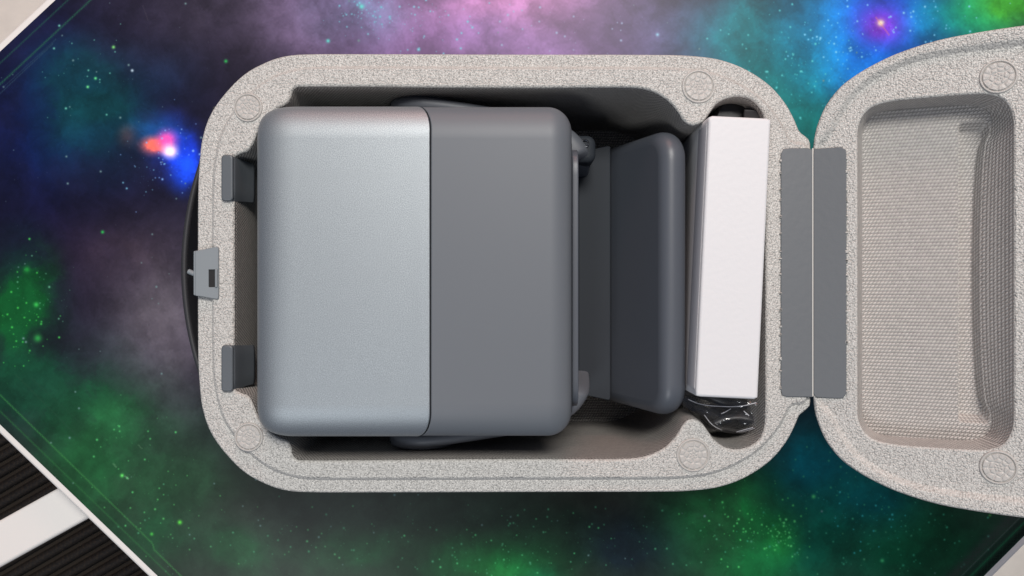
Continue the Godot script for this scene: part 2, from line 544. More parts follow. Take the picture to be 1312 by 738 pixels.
	for s in [[145, 60, 2.6, Color(0.55, 0.95, 0.5)], [169, 90, 2.2, Color(0.85, 0.95, 1)], [122, 100, 2.2, Color(0.45, 1, 0.6)], [112, 111, 2.2, Color(0.5, 1, 0.6)], [289, 78, 2.8, Color(0.2, 0.75, 0.35)], [131, 297, 2.6, Color(0.2, 0.8, 0.35)], [420, 52, 3, Color(0.4, 0.9, 0.85)],
			[1128, 29, 6, Color(1, 0.9, 0.75)], [1128, 29, 3.2, Color(1, 1, 0.9)], [156, 609, 2.8, Color(0.45, 1, 0.45)], [230, 669, 3.4, Color(0.4, 0.95, 0.3)], [194, 684, 2.6, Color(0.3, 0.8, 0.3)], [1042, 636, 3.4, Color(0.35, 0.85, 0.5)], [1130, 718, 3, Color(0.3, 0.8, 0.5)], [46, 390, 4, Color(0.25, 0.8, 0.35)],
			[34, 345, 5, Color(0.15, 0.6, 0.25)], [48, 433, 6, Color(0.2, 0.65, 0.3)], [536, 63, 2.6, Color(0.5, 0.9, 0.95)], [463, 8, 4, Color(0.4, 0.9, 0.85)], [1268, 660, 2.2, Color(0.3, 0.6, 0.3)], [1266, 687, 2.2, Color(0.3, 0.6, 0.5)], [842, 44, 2.6, Color(0.6, 0.85, 0.95)]]:
		dot(im, (s[0] - PX0) * sc, (s[1] - PY0) * sc, s[2] * sc, s[3], 0.9)
	# the star's spike and the printed frame lines that run along the desk's edges
	line(im, 1122, 22, 1140, 46, 1.2, Color(1, 0.6, 0.5), 0.5, sc)
	for l in [[-150, 220.5, 150, -58.5, 1.3, Color(0.15, 0.36, 0.29), 0.8], [-150, 247.5, 150, -31.5, 1.5, Color(0.17, 0.42, 0.30), 0.85], [0, 120, 69, 55, 0.9, Color(0.22, 0.35, 0.40), 0.6], [4, 112, 72, 50, 0.8, Color(0.22, 0.35, 0.40), 0.5],
			[-150, 360, 196, 697, 1.3, Color(0.24, 0.52, 0.27), 0.85], [196, 697, 197, 704, 1.3, Color(0.24, 0.52, 0.27), 0.85], [197, 704, 330, 834, 1.3, Color(0.24, 0.52, 0.27), 0.85], [-150, 382, 330, 846, 1.3, Color(0.18, 0.42, 0.23), 0.8],
			[20, 480, 100, 560, 1.1, Color(0.15, 0.30, 0.22), 0.5], [40, 485, 110, 548, 0.9, Color(0.15, 0.30, 0.22), 0.4], [145, 594, 150, 600, 1.2, Color(0.5, 0.65, 0.5), 0.6], [160, 610, 166, 615, 1.2, Color(0.6, 0.7, 0.6), 0.6], [177, 570, 183, 576, 0.9, Color(0.5, 0.65, 0.5), 0.4],
			[1122, 838, 1432, 528, 9, Color(0.24, 0.24, 0.24), 0.85], [1138, 838, 1448, 528, 4, Color(0.12, 0.17, 0.15), 0.8], [1132, 838, 1442, 528, 1, Color(0.36, 0.40, 0.38), 0.85], [1144, 838, 1454, 528, 1.5, Color(0.14, 0.44, 0.29), 1.0], [1154, 838, 1464, 528, 5, Color(0.025, 0.04, 0.03), 0.95],
			[183, 7, 190, 27, 0.8, Color(0.30, 0.28, 0.32), 0.5]]:
		line(im, l[0], l[1], l[2], l[3], l[4], l[5], l[6], sc)
	im.convert(Image.FORMAT_RGB8)
	return ImageTexture.create_from_image(im)

func dot(im: Image, cx: float, cy: float, r: float, c: Color, strength: float) -> void:
	var reach := int(ceil(r * 2.2))
	for y in range(int(cy) - reach, int(cy) + reach + 1):
		for x in range(int(cx) - reach, int(cx) + reach + 1):
			if x < 0 or y < 0 or x >= im.get_width() or y >= im.get_height(): continue
			var d := ((x - cx) * (x - cx) + (y - cy) * (y - cy)) / (r * r)
			var k := exp(-d * 1.6) * strength
			if k > 0.02: im.set_pixel(x, y, im.get_pixel(x, y).lerp(c, k))

func line(im: Image, x0: float, y0: float, x1: float, y1: float, r: float, c: Color, strength: float, sc: float) -> void:
	var a := Vector2(x0 - PX0, y0 - PY0) * sc
	var b := Vector2(x1 - PX0, y1 - PY0) * sc
	var steps := int(a.distance_to(b))
	var d := (b - a).normalized()
	var q := d.orthogonal()
	var reach := int(ceil(r * sc * 1.8))
	for i in steps:
		for j in range(-reach, reach + 1):
			var p := a + d * i + q * j
			var k := exp(-pow(j / (r * sc), 2.0) * 1.4) * strength
			var x := int(p.x)
			var y := int(p.y)
			if k > 0.02 and x >= 0 and y >= 0 and x < im.get_width() and y < im.get_height():
				im.set_pixel(x, y, im.get_pixel(x, y).lerp(c, k * 0.75))

# ------------------------------------------------------------------ build
func _ready() -> void:
	var cam := Camera3D.new()
	cam.name = "camera"
	add_child(cam)
	cam.position = Vector3(0, 0.68, 0)
	cam.rotation_degrees = Vector3(-90, 0, 0)
	cam.fov = rad_to_deg(2.0 * atan(0.1845 / 0.52))
	cam.near = 0.02
	cam.far = 20.0
	cam.current = true
	var we := WorldEnvironment.new()
	we.name = "environment"
	var e := Environment.new()
	e.background_mode = Environment.BG_COLOR
	e.background_color = lin(0.095, 0.112, 0.16)
	e.tonemap_mode = Environment.TONE_MAPPER_LINEAR
	e.tonemap_exposure = 1.0
	e.sdfgi_enabled = true
	e.ssao_enabled = true
	e.ssil_enabled = true
	we.environment = e
	add_child(we)
	lamp("ceiling_lamp", Vector3(0.36, 2.90, -1.42), Vector3(0, 0.1, 0), Vector2(1.1, 0.8), Color(1.0, 0.985, 0.965), 8.6)
	lamp("room_lamp", Vector3(-0.9, 2.7, 1.45), Vector3(0, 0.1, 0), Vector2(0.7, 0.7), Color(0.97, 0.985, 1.0), 2.3)
	lamp("added_wall_bounce", Vector3(0.1, 0.95, -1.7), Vector3(0, 0.15, 0), Vector2(0.9, 0.5), Color(1.0, 0.74, 0.68), 0.85)  # added pink area light standing in for reflections of a warm wall
	make_materials()
	build_surroundings()
	build_case()
	build_projector()
	build_contents()

func lamp(called: String, at: Vector3, to: Vector3, size: Vector2, c: Color, energy: float) -> void:
	var l := AreaLight3D.new()
	l.name = called
	l.area_size = size
	l.light_color = c
	l.light_energy = energy
	l.shadow_enabled = true
	l.area_range = 8.0
	l.transform = Transform3D(Basis(), at).looking_at(to, Vector3.FORWARD)
	add_child(l)

func build_surroundings() -> void:
	var mb := MB.new()
	mb.face(Vector3(-4, 0, -4), Vector3(4, 0, -4), Vector3(4, 0, 4), Vector3(-4, 0, 4), Vector3.UP)
	var fl := obj("floor", mb.commit(), M.floor, self, Vector3(0, -0.72, 0))
	fl.set_meta("kind", "structure")
	# the desk, corners worked out from its straight edges
	var desk := thing("desk", "desk with a dark nebula print and white edge under the open case", "desk")
	var k := 0.00065385
	var a := Vector2(-253, 301)
	var b := Vector2(742, 1257)
	var d1 := Vector2(1.0, -0.93).normalized() * 1750.0
	var pts := PackedVector2Array()
	for p in [a, a + d1, b + Vector2(1.0, -1.0).normalized() * 1750.0, b]:
		pts.append((p - Vector2(656, 369)) * k)
	var top := PackedVector2Array()
	for i in 4:                                          # small rounded corners
		var c := pts[i]
		var u := (pts[(i + 3) % 4] - c).normalized() * 0.02
		var w := (pts[(i + 1) % 4] - c).normalized() * 0.02
		for s in 7:
			var t := s / 6.0
			top.append((c + u).lerp(c, t).lerp(c.lerp(c + w, t), t))
	obj("desktop", slab(offset(top, 0.0062), -0.025, -0.0006, 0.0022, 3), M.white_paint, desk)
	var pm := mat("print", Color.WHITE, 0.34)
	pm.albedo_texture = print_image()
	pm.texture_repeat = false
	pm.metallic_specular = 0.28
	var pr := MB.new()
	sweep(pr, [[top, -0.0006], [top, -0.0002], [offset(top, -0.0004), 0.0]])
	fill(pr, offset(top, -0.0004), 0.0)
	obj("printed_surface", pr.commit(Rect2((PX0 - 656) * k, (PY0 - 369) * k, PW * k, PH * k)), pm, desk)
	# white cross bar of the desk frame, under the lower left edge
	var bar := obj("leg", rbox(Vector3(0.34, 0.04, 0.036), 0.003), M.white_paint, desk, Vector3(-0.4655, -0.05, 0.2335))
	bar.rotation.y = deg_to_rad(29.0)
	# ribbed dark mat on the floor below
	var rug := thing("ribbed_floor_mat", "dark brown ribbed mat on the floor under the desk's lower left edge", "mat", Vector3(-0.80, -0.72, 0.42))
	rug.rotation.y = deg_to_rad(30.0)
	obj("mat_backing", rbox(Vector3(0.95, 0.006, 0.74), 0.002, 2), M.rib_ground, rug, Vector3(0, 0.004, 0))
	var ribm := tube([Vector3(-0.46, 0, 0), Vector3(0, 0, 0), Vector3(0.46, 0, 0)], 0.0085, 8, 0.7)
	for i in 32:
		obj("rib", ribm, M.rib, rug, Vector3(0, 0.009, -0.36 + i * 0.0232))

# half-millimetre plan coordinates of the case, measured from its own drawing origin
func R(x: float, y: float) -> Vector2:
	return Vector2((x - 656.0) * 0.0005, (y - 369.0) * 0.0005)

func mirrored(half: Array, left_to_right := true) -> Array:   # [x, distance from the axis] listed from the left end to the right end
	var out := []
	for p in half: out.append(Vector2(p[0], AXIS_Z - p[1]))
	for i in half.size(): out.append(Vector2(half[half.size() - 1 - i][0], AXIS_Z + half[half.size() - 1 - i][1]))
	return out

func half_mm(h: Array) -> Array:
	var out := []
	for p in h: out.append([(p[0] - 656.0) * 0.0005, p[1] * 0.0005])
	return out

func mould_mark(r: float, sd: int) -> ArrayMesh:
	var mb := MB.new()
	var rng := RandomNumberGenerator.new()
	rng.seed = sd
	var seeds := []
	for ring in [[0.42, 6], [0.80, 11]]:
		for i in ring[1]:
			var a: float = TAU * (i + 0.35 * rng.randf()) / ring[1]
			seeds.append(Vector2(cos(a), sin(a)) * ring[0] * 0.80)
	for i in 7:
		seeds.append(Vector2(cos(TAU * i / 6.0), sin(TAU * i / 6.0)) * (0.15 if i < 6 else 0.0))
	var g := []
	var nr := 40
	var na := 96
	for i in nr + 1:
		var row := []
		var q := float(i) / nr
		for j in na:
			var a := TAU * j / na
			var p := Vector2(cos(a), sin(a)) * q
			var y := 0.0
			if q < 0.80:
				var d1 := 9.0
				var d2 := 9.0
				for s in seeds:
					var d: float = p.distance_to(s)
					if d < d1:
						d2 = d1; d1 = d
					elif d < d2: d2 = d
				y = 0.00025 + 0.00045 * smoothstep(0.0, 0.14, d2 - d1)
			elif q < 0.845: y = -0.0002
			elif q < 0.95: y = 0.00055
			else: y = 0.0002 - 0.0016 * (q - 0.95) / 0.05
			row.append(Vector3(p.x * r, y, p.y * r))
		g.append(row)
	grid(mb, g, true, func(p): return p - Vector3.UP)
	return mb.commit()

func build_case() -> void:
	var case := thing("carrying_case", "open light grey foam carrying case, its lid folded out to the side", "carrying case")
	var N := 420
	var outer := smooth(mirrored(half_mm([[250.5, 60], [251, 110], [252.5, 140], [256, 172], [265.5, 202], [284, 230], [311, 257], [338, 272], [360, 279.5], [385, 282.5], [460, 283], [640, 282.5], [850, 282], [890, 280.5], [925, 275.5], [958, 263], [988, 243], [1009, 219], [1021, 197], [1027, 183], [1035, 176.5], [1040.5, 170], [1041, 150], [1041, 60]])), N)
	var step := smooth(mirrored(half_mm([[271, 60], [271.5, 108], [273, 136], [278, 164], [287, 190], [304, 215], [328, 239], [350, 253], [370, 260], [392, 264], [460, 265], [640, 264.5], [850, 264], [885, 262], [915, 257], [945, 245], [972, 228], [993, 206], [1006, 186], [1011, 175], [1018, 168.5], [1030, 167], [1035.5, 160], [1036, 140], [1036, 60]])), N)
	var shell := MB.new()
	var lip := RIM - 0.0030
	sweep(shell, [[offset(outer, -0.016), 0.002], [offset(outer, -0.012), 0.0035], [offset(outer, -0.010), 0.008], [offset(outer, -0.0005), lip - 0.012], [outer, lip - 0.003], [outer, lip - 0.0012], [offset(outer, -0.0003), lip - 0.0005], [offset(outer, -0.0008), lip - 0.0001], [offset(outer, -0.0012), lip]])
	fill(shell, offset(outer, -0.016), 0.002, Vector3.DOWN)
	sweep(shell, [[offset(outer, -0.0012), lip], [offset(step, 0.0009), lip]])
	sweep(shell, [[offset(step, 0.0009), lip], [offset(step, 0.0005), lip + 0.0003], [offset(step, -0.0009), RIM - 0.0004], [offset(step, -0.0018), RIM]])
	# the opening, clockwise from its upper left corner
	var hp := []
	for p in [[374, 117], [377, 112.5], [384, 111], [480, 111], [560, 112], [640, 112.5], [700, 112.5], [770, 112], [804, 112], [823, 113.5], [837, 117.5], [851, 125], [862, 134.5], [870, 145], [875, 153], [881, 158.5], [889, 160.5], [898, 157.5], [905, 151], [911, 142.5], [919.5, 132], [933, 125.5], [947, 123.5], [962, 127], [973, 136.5], [979, 149], [981, 165], [981.5, 250], [981.5, 350], [981.5, 450], [981, 535], [979, 551], [973, 563.5], [961, 572], [946, 576], [930, 573.5], [916, 564], [907, 552], [899, 542], [890, 537.5], [881, 538.5], [875, 545], [867, 558], [854, 572], [838, 581], [820, 586.5], [790, 588.5], [700, 588.5], [640, 588.5], [560, 589], [470, 590], [384, 590], [377, 587.5], [374, 582], [372.5, 573], [369, 566], [361, 562.5], [350, 557], [339, 546], [329, 531.5], [324, 518], [318, 508], [308, 503.5], [301, 500], [299.5, 490], [300, 430], [300, 350], [300, 270], [299.5, 210], [301, 200], [308, 196.5], [317, 193], [324, 183], [332, 163], [345, 147], [357, 138], [367, 132.5], [372, 125]]:
		hp.append(R(p[0], p[1]))
	var hole := smooth(hp, 520)
	fill_between(shell, offset(step, -0.0018), offset(hole, 0.0018), RIM)
	sweep(shell, [[offset(hole, 0.0018), RIM], [offset(hole, 0.0009), RIM - 0.00025], [offset(hole, 0.0003), RIM - 0.0009], [hole, RIM - 0.0020]])
	var nr := RandomNumberGenerator.new()
	nr.seed = 19
	for i in 16:
		var c := R(999.6, 200 + 19.5 * i + nr.randf_range(-6, 6))
		var nib := PackedVector2Array()
		for q in rounded_rect(nr.randf_range(0.0005, 0.0009), nr.randf_range(0.0004, 0.0010), 0.0003, 3): nib.append(q + c)
		slab_into(shell, nib, RIM - 0.0005, RIM + 0.0014, 0.0003, 2)
	obj("shell", shell.commit(), M.foam, case)
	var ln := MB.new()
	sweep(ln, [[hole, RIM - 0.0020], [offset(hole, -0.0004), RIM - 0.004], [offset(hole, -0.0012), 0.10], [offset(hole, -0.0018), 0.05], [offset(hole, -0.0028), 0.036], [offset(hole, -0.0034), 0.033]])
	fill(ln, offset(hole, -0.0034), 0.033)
	obj("lining", ln.commit(), M.shaded_lining, case)
	# mould marks pressed into the rim's four corners
	var big := mould_mark(0.0112, 5)
	var small := mould_mark(0.0096, 8)
	for q in [[895, 111, big, 0.0], [888, 583, big, 1.3], [318, 138, small, 2.2], [319, 560, small, 0.6]]:
		var p := R(q[0], q[1])
		var mk := obj("mould_mark", q[2], M.mark, case, Vector3(p.x, RIM + 0.0004, p.y))
		mk.rotation.y = q[3]
	# hinge leaf on the case and the pale seam it folds on
	obj("hinge_leaf", slab(leaf_outline(R(1000, 190), R(1040.2, 508.5), true), RIM + 0.0002, RIM + 0.0011, 0.0005, 3), M.hinge, case)
	obj("hinge_seam", rbox(Vector3(0.0010, 0.001, 0.159), 0.0004, 3), M.hinge_seam, case, Vector3(0.1925, RIM + 0.0004, (349 - 369) * 0.0005))
	build_latch(case)
	for zc in [228.5, 471.5]:
		clip(case, zc, 1.0 if zc < 350 else -1.0)
	build_handle(case)
	build_lid(case)

func leaf_outline(a: Vector2, b: Vector2, round_left: bool) -> PackedVector2Array:
	var c := (a + b) / 2
	var hx := (b.x - a.x) / 2
	var hy := (b.y - a.y) / 2
	var p := rounded_rect(hx, hy, 0.0034, 6)
	var out := PackedVector2Array()
	for q in p:
		var s := q
		if (q.x > 0) == round_left:                        # the edge at the fold stays square
			s = Vector2(signf(q.x) * hx * (1.0 - 0.002 * absf(q.y) / hy), q.y if absf(q.y) < hy - 0.0034 else signf(q.y) * hy * (0.999 + 0.001 * absf(q.x) / hx))
		out.append(s + c)
	return resample(out, 90)

func build_latch(case: Node3D) -> void:
	var y := RIM + 0.0003
	# a plate let into the rim, built as a frame round its square hole
	var o := PackedVector2Array()
	for p in [[251.0, 321.5], [262, 319.5], [275, 316.5], [279.5, 316.0], [281, 318], [281, 382.0], [279, 383.5], [272, 382.5], [262, 380.5], [251.0, 379.0]]: o.append(R(p[0], p[1]))
	var hole := PackedVector2Array()
	for p in [[268.2, 345.2], [277.0, 345.2], [277.0, 368.0], [268.2, 368.0]]: hole.append(R(p[0], p[1]))
	var oo := resample(o, 120)
	var hh := resample(hole, 60)
	var mb := MB.new()
	sweep(mb, [[oo, RIM - 0.004], [oo, y + 0.0006], [offset(oo, -0.0004), y + 0.001]])
	fill_between(mb, offset(oo, -0.0004), hh, y + 0.001)
	sweep(mb, [[hh, y + 0.001], [hh, y - 0.0002]])
	obj("latch_plate", mb.commit(), M.latch, case)
	obj("latch_slot_shade", rbox(Vector3(0.0058, 0.0005, 0.0126), 0.0002, 2), M.seam, case, Vector3((272.6 - 656) * 0.0005, y + 0.00005, (356.6 - 369) * 0.0005))  # black sheet in the shallow hole, painting the shade of a deep one
	obj("latch_bar", rbox(Vector3(0.0016, 0.0016, 0.0118), 0.0006, 3), M.latch, case, Vector3((278.3 - 656) * 0.0005, y + 0.0012, (356.6 - 369) * 0.0005))
	# the lower leg of the latch and the tongue that holds the handle
	obj("latch_skirt", rbox(Vector3(0.0024, 0.03, 0.0285), 0.0008, 3), M.latch, case, Vector3((250.3 - 656) * 0.0005, RIM - 0.0145, (350 - 369) * 0.0005))
	obj("latch_tongue", tube([Vector3(-0.2020, 0.146, -0.0030), Vector3(-0.2060, 0.145, -0.0075), Vector3(-0.2135, 0.144, -0.0110)], 0.0017, 10), M.latch, case)

func clip(case: Node3D, zc: float, s: float) -> void:
	var z := (zc - 369) * 0.0005
	var a := obj("strap_clip", slab(resample(rounded_rect(0.0038, 0.0148, 0.0022), 60), 0, 0.003, 0.0011, 4), M.clip, case, Vector3((292.5 - 656) * 0.0005, RIM - 0.0003, z))
	# its leg bends over the edge and down into the case
	var mb := MB.new()
	var g := []
	var prof := [Vector2(0.0010, 0.0012), Vector2(0.0036, 0.0006), Vector2(0.0046, -0.0012), Vector2(0.0056, -0.008), Vector2(0.0072, -0.016), Vector2(0.0092, -0.022), Vector2(0.0096, -0.0245), Vector2(0.0082, -0.0252), Vector2(0.0052, -0.02), Vector2(0.0036, -0.010), Vector2(0.0022, -0.003)]
	for j in 9:
		var t := (j / 8.0 - 0.5) * 2.0
		var inset := 0.0008 * pow(absf(t), 6)
		var row := []
		for p in prof:
			row.append(Vector3(p.x - inset, p.y - inset, t * (0.0146 - 0.0016 * clampf(-p.y / 0.02, 0, 1))))
		g.append(row)
	grid(mb, g, true, func(p): return Vector3(0.0045 + clampf(-p.y, 0, 0.03) * 0.25, p.y, p.z * 0.8))
	for e in [0, 8]:
		var cen := Vector3.ZERO
		for q in g[e]: cen += q / prof.size()
		for i in prof.size():
			mb.tri(cen, g[e][i], g[e][(i + 1) % prof.size()], Vector3(0, 0, -1 if e == 0 else 1), Vector3(0, 0, -1 if e == 0 else 1), Vector3(0, 0, -1 if e == 0 else 1))
	obj("clip_leg", mb.commit(), M.clip, a, Vector3(0, 0.0008, 0))

func build_handle(case: Node3D) -> void:
	# a strap handle bowed out from the front wall
	var mb := MB.new()
	var g := []
	var cs := resample(rounded_rect(0.0021, 0.0115, 0.0018, 5), 40)
	for i in 41:
		var t := i / 40.0
		var z := lerpf(-0.112, 0.086, t)
		var bow := pow(sin(PI * t), 0.75)
		var x := -0.1985 - 0.0245 * bow
		var row := []
		for p in cs: row.append(Vector3(x + p.x * (0.7 + 0.3 * bow), 0.118 + p.y, z))
		g.append(row)
	grid(mb, g, true, func(p): return Vector3(p.x, 0.118, p.z) if absf(p.y - 0.118) > 0.011 else Vector3(-0.1985 - 0.0245 * pow(sin(PI * clampf((p.z + 0.112) / 0.198, 0.0, 1.0)), 0.75), p.y, p.z))
	obj("handle", mb.commit(), M.handle, case)
	for z in [-0.114, 0.088]:
		obj("handle_mount", rbox(Vector3(0.008, 0.03, 0.018), 0.002, 3), M.handle, case, Vector3(-0.1985, 0.118, z))

func build_lid(case: Node3D) -> void:
	var N := 420
	var mm := func(h: Array) -> Array:
		var out := []
		for p in h: out.append([p[0] * 0.001, p[1] * 0.001])
		return out
	var outer := smooth(mirrored(mm.call([[0.3, 40], [0.3, 76], [0.7, 83], [2.2, 91], [5.0, 99.5], [9.0, 107.5], [17, 117.3], [27, 124.4], [38, 130], [50, 134.6], [70, 139.4], [92, 141.6], [118, 142.6], [200, 143], [300, 142.5], [325, 140.5], [345, 136], [362, 127], [377, 113], [386, 97], [391, 80], [393, 50]])), N)
	var step := smooth(mirrored(mm.call([[2.6, 40], [2.6, 76], [3.4, 83], [7.0, 87.5], [10.5, 91.5], [13.5, 98], [18.5, 106.5], [26, 115.5], [35, 122], [46, 127.2], [60, 131.3], [76, 133.2], [92, 134], [118, 134.2], [200, 134.5], [297, 134], [320, 132], [338, 128], [354, 120], [367, 108], [376, 93], [381, 78], [383, 50]])), N)
	var lid_mb := MB.new()
	var lip := 0.0034
	sweep(lid_mb, [[offset(outer, -0.016), -0.052], [offset(outer, -0.012), -0.0505], [offset(outer, -0.010), -0.046], [offset(outer, -0.0005), -0.010], [outer, lip - 0.003], [outer, lip - 0.0014], [offset(outer, -0.0003), lip - 0.0006], [offset(outer, -0.0009), lip - 0.0001], [offset(outer, -0.0014), lip]])
	fill(lid_mb, offset(outer, -0.016), -0.052, Vector3.DOWN)
	sweep(lid_mb, [[offset(outer, -0.0014), lip], [offset(step, 0.0008), lip], [offset(step, -0.0002), lip - 0.0004], [offset(step, -0.0020), 0.0005], [offset(step, -0.0030), 0.0]])
	for i in lid_mb.v.size():                               # the lip runs out beside the hinge
		if lid_mb.v[i].y > 0.0 and lid_mb.v[i].x < 0.03: lid_mb.v[i].y *= smoothstep(0.083, 0.089, absf(lid_mb.v[i].z - AXIS_Z))
	var top := []
	for p in [[26.5, 84], [27, 92], [30, 99], [35.5, 103.6], [44, 105.6], [57, 106.2], [90, 105.8], [99, 104.6], [105.5, 101], [109.5, 93.5], [110.6, 84]]: top.append([p[0] * 0.001, p[1] * 0.001])
	var bot := []
	for p in [[29, 84], [29.4, 92], [32, 98.5], [37, 102.6], [45, 104], [57, 104.3], [84, 103.6], [92, 102.6], [97.5, 100], [101, 95], [101, 84]]: bot.append([p[0] * 0.001, p[1] * 0.001])
	var hole := recess(top, 0.0)
	var floor_c := recess(bot, 0.0055)
	fill_between(lid_mb, offset(step, -0.0030), offset(hole, 0.0012), 0.0)
	sweep(lid_mb, [[offset(hole, 0.0012), 0.0], [offset(hole, 0.0004), -0.0003], [hole, -0.0010]])
	var nr := RandomNumberGenerator.new()
	nr.seed = 23
	for i in 16:
		var c := Vector2(0.0204, -0.084 + 0.0098 * i + nr.randf_range(-0.003, 0.003))
		var nib := PackedVector2Array()
		for q in rounded_rect(nr.randf_range(0.0005, 0.0009), nr.randf_range(0.0004, 0.0010), 0.0003, 3): nib.append(q + c)
		slab_into(lid_mb, nib, -0.0005, 0.0014, 0.0003, 2)
	var lid := obj("lid", lid_mb.commit(), M.foam, case, Vector3(0.1925, RIM, 0))
	lid.rotation.z = deg_to_rad(24.5)
	lid.set_meta("label", "folded-out lid with a woven recess")
	var ln := MB.new()
	var rings := []
	for s in [[0.0, 0.001], [0.05, 0.0025], [0.5, 0.011], [0.86, 0.0178], [0.95, 0.0193], [1.0, 0.0200]]:
		var c := PackedVector2Array()
		for i in hole.size(): c.append(hole[i].lerp(floor_c[i], s[0]))
		rings.append([c, -s[1]])
	sweep(ln, rings)
	# a long pocket sunk into the far side of the recess floor
	var pk := PackedVector2Array()
	var u := -91.0
	pk.append(Vector2(0.0834, AXIS_Z - 0.0920))
	pk.append(Vector2(0.0845, AXIS_Z - 0.0930))
	while u <= 91.0:
		pk.append(Vector2((100.93 - 5.5 * pow(maxf(cos(PI * clampf(u / 168.0, -0.5, 0.5)), 0.0), 0.35) - (maxf(absf(u) - 84.0, 0.0) * 0.12)) * 0.001, AXIS_Z + u * 0.001 * 1.022))
		u += 6.5
	pk.append(Vector2(0.0845, AXIS_Z + 0.0930))
	pk.append(Vector2(0.0834, AXIS_Z + 0.0920))
	var pocket := resample(pk, 160)
	fill_between(ln, floor_c, pocket, -0.0200)
	obj("recess_lining", ln.commit(), M.lining, lid)
	var pb := MB.new()
	var low_pk := PackedVector2Array()
	for p in pocket: low_pk.append(Vector2(p.x + (-0.0003 if p.x < 0.085 else -0.0042 * clampf((p.x - 0.085) / 0.006, 0.0, 1.0)), AXIS_Z + (p.y - AXIS_Z) * 0.945))
	sweep(pb, [[pocket, -0.0200], [offset(pocket, -0.0004), -0.0206], [low_pk, -0.0276]])
	fill(pb, low_pk, -0.0276)
	obj("recess_pocket", pb.commit(), M.lining, lid)
	obj("hinge_leaf", slab(leaf_outline(Vector2(0.0006, -0.0890), Vector2(0.0202, 0.0698), false), 0.0002, 0.0011, 0.0005, 3), M.hinge, lid)
	var mk_mesh := mould_mark(0.0104, 12)
	for q in [[-0.1243, 0.4], [0.1055, 1.9]]:
		var mk := obj("mould_mark", mk_mesh, M.mark, lid, Vector3(0.1028, 0.0004, q[0]))
		mk.rotation.y = q[1]

func recess(half: Array, bulge: float) -> PackedVector2Array:
	# corner points with straight sides between; the far side bows inwards by bulge
	var p := mirrored(half)
	var out := PackedVector2Array()
	for i in p.size():                                       # the same count for every piece, so that two such outlines match
		var a: Vector2 = p[i]
		var b: Vector2 = p[(i + 1) % p.size()]
		var z: Vector2 = p[(i + p.size() - 1) % p.size()]
		var y: Vector2 = p[(i + 2) % p.size()]
		var far := i == half.size() - 1
		var near := i == p.size() - 1
		var n := 40 if far or near else 8
		for s in n:
			var t := float(s) / n
			var q := a.lerp(b, t)
			if not far and not near:
				var l := a.distance_to(b)
				var ta := (b - z).normalized() * l
				var tb := (y - a).normalized() * l
				q = a * (2 * t * t * t - 3 * t * t + 1) + ta * (t * t * t - 2 * t * t + t) + b * (-2 * t * t * t + 3 * t * t) + tb * (t * t * t - t * t)
			elif far: q.x -= bulge * pow(sin(PI * t), 0.35)
			out.append(q)
	return out

# ------------------------------------------------------------------ projector
func body_loop(inset: float, hw: float, y0: float, y1: float, r: float) -> PackedVector2Array:
	return rounded_rect(hw - inset, (y1 - y0) / 2 - inset * 0.85, maxf(0.022 - inset, 0.007), 12, maxf(0.0135 - inset * 0.7, 0.0035))

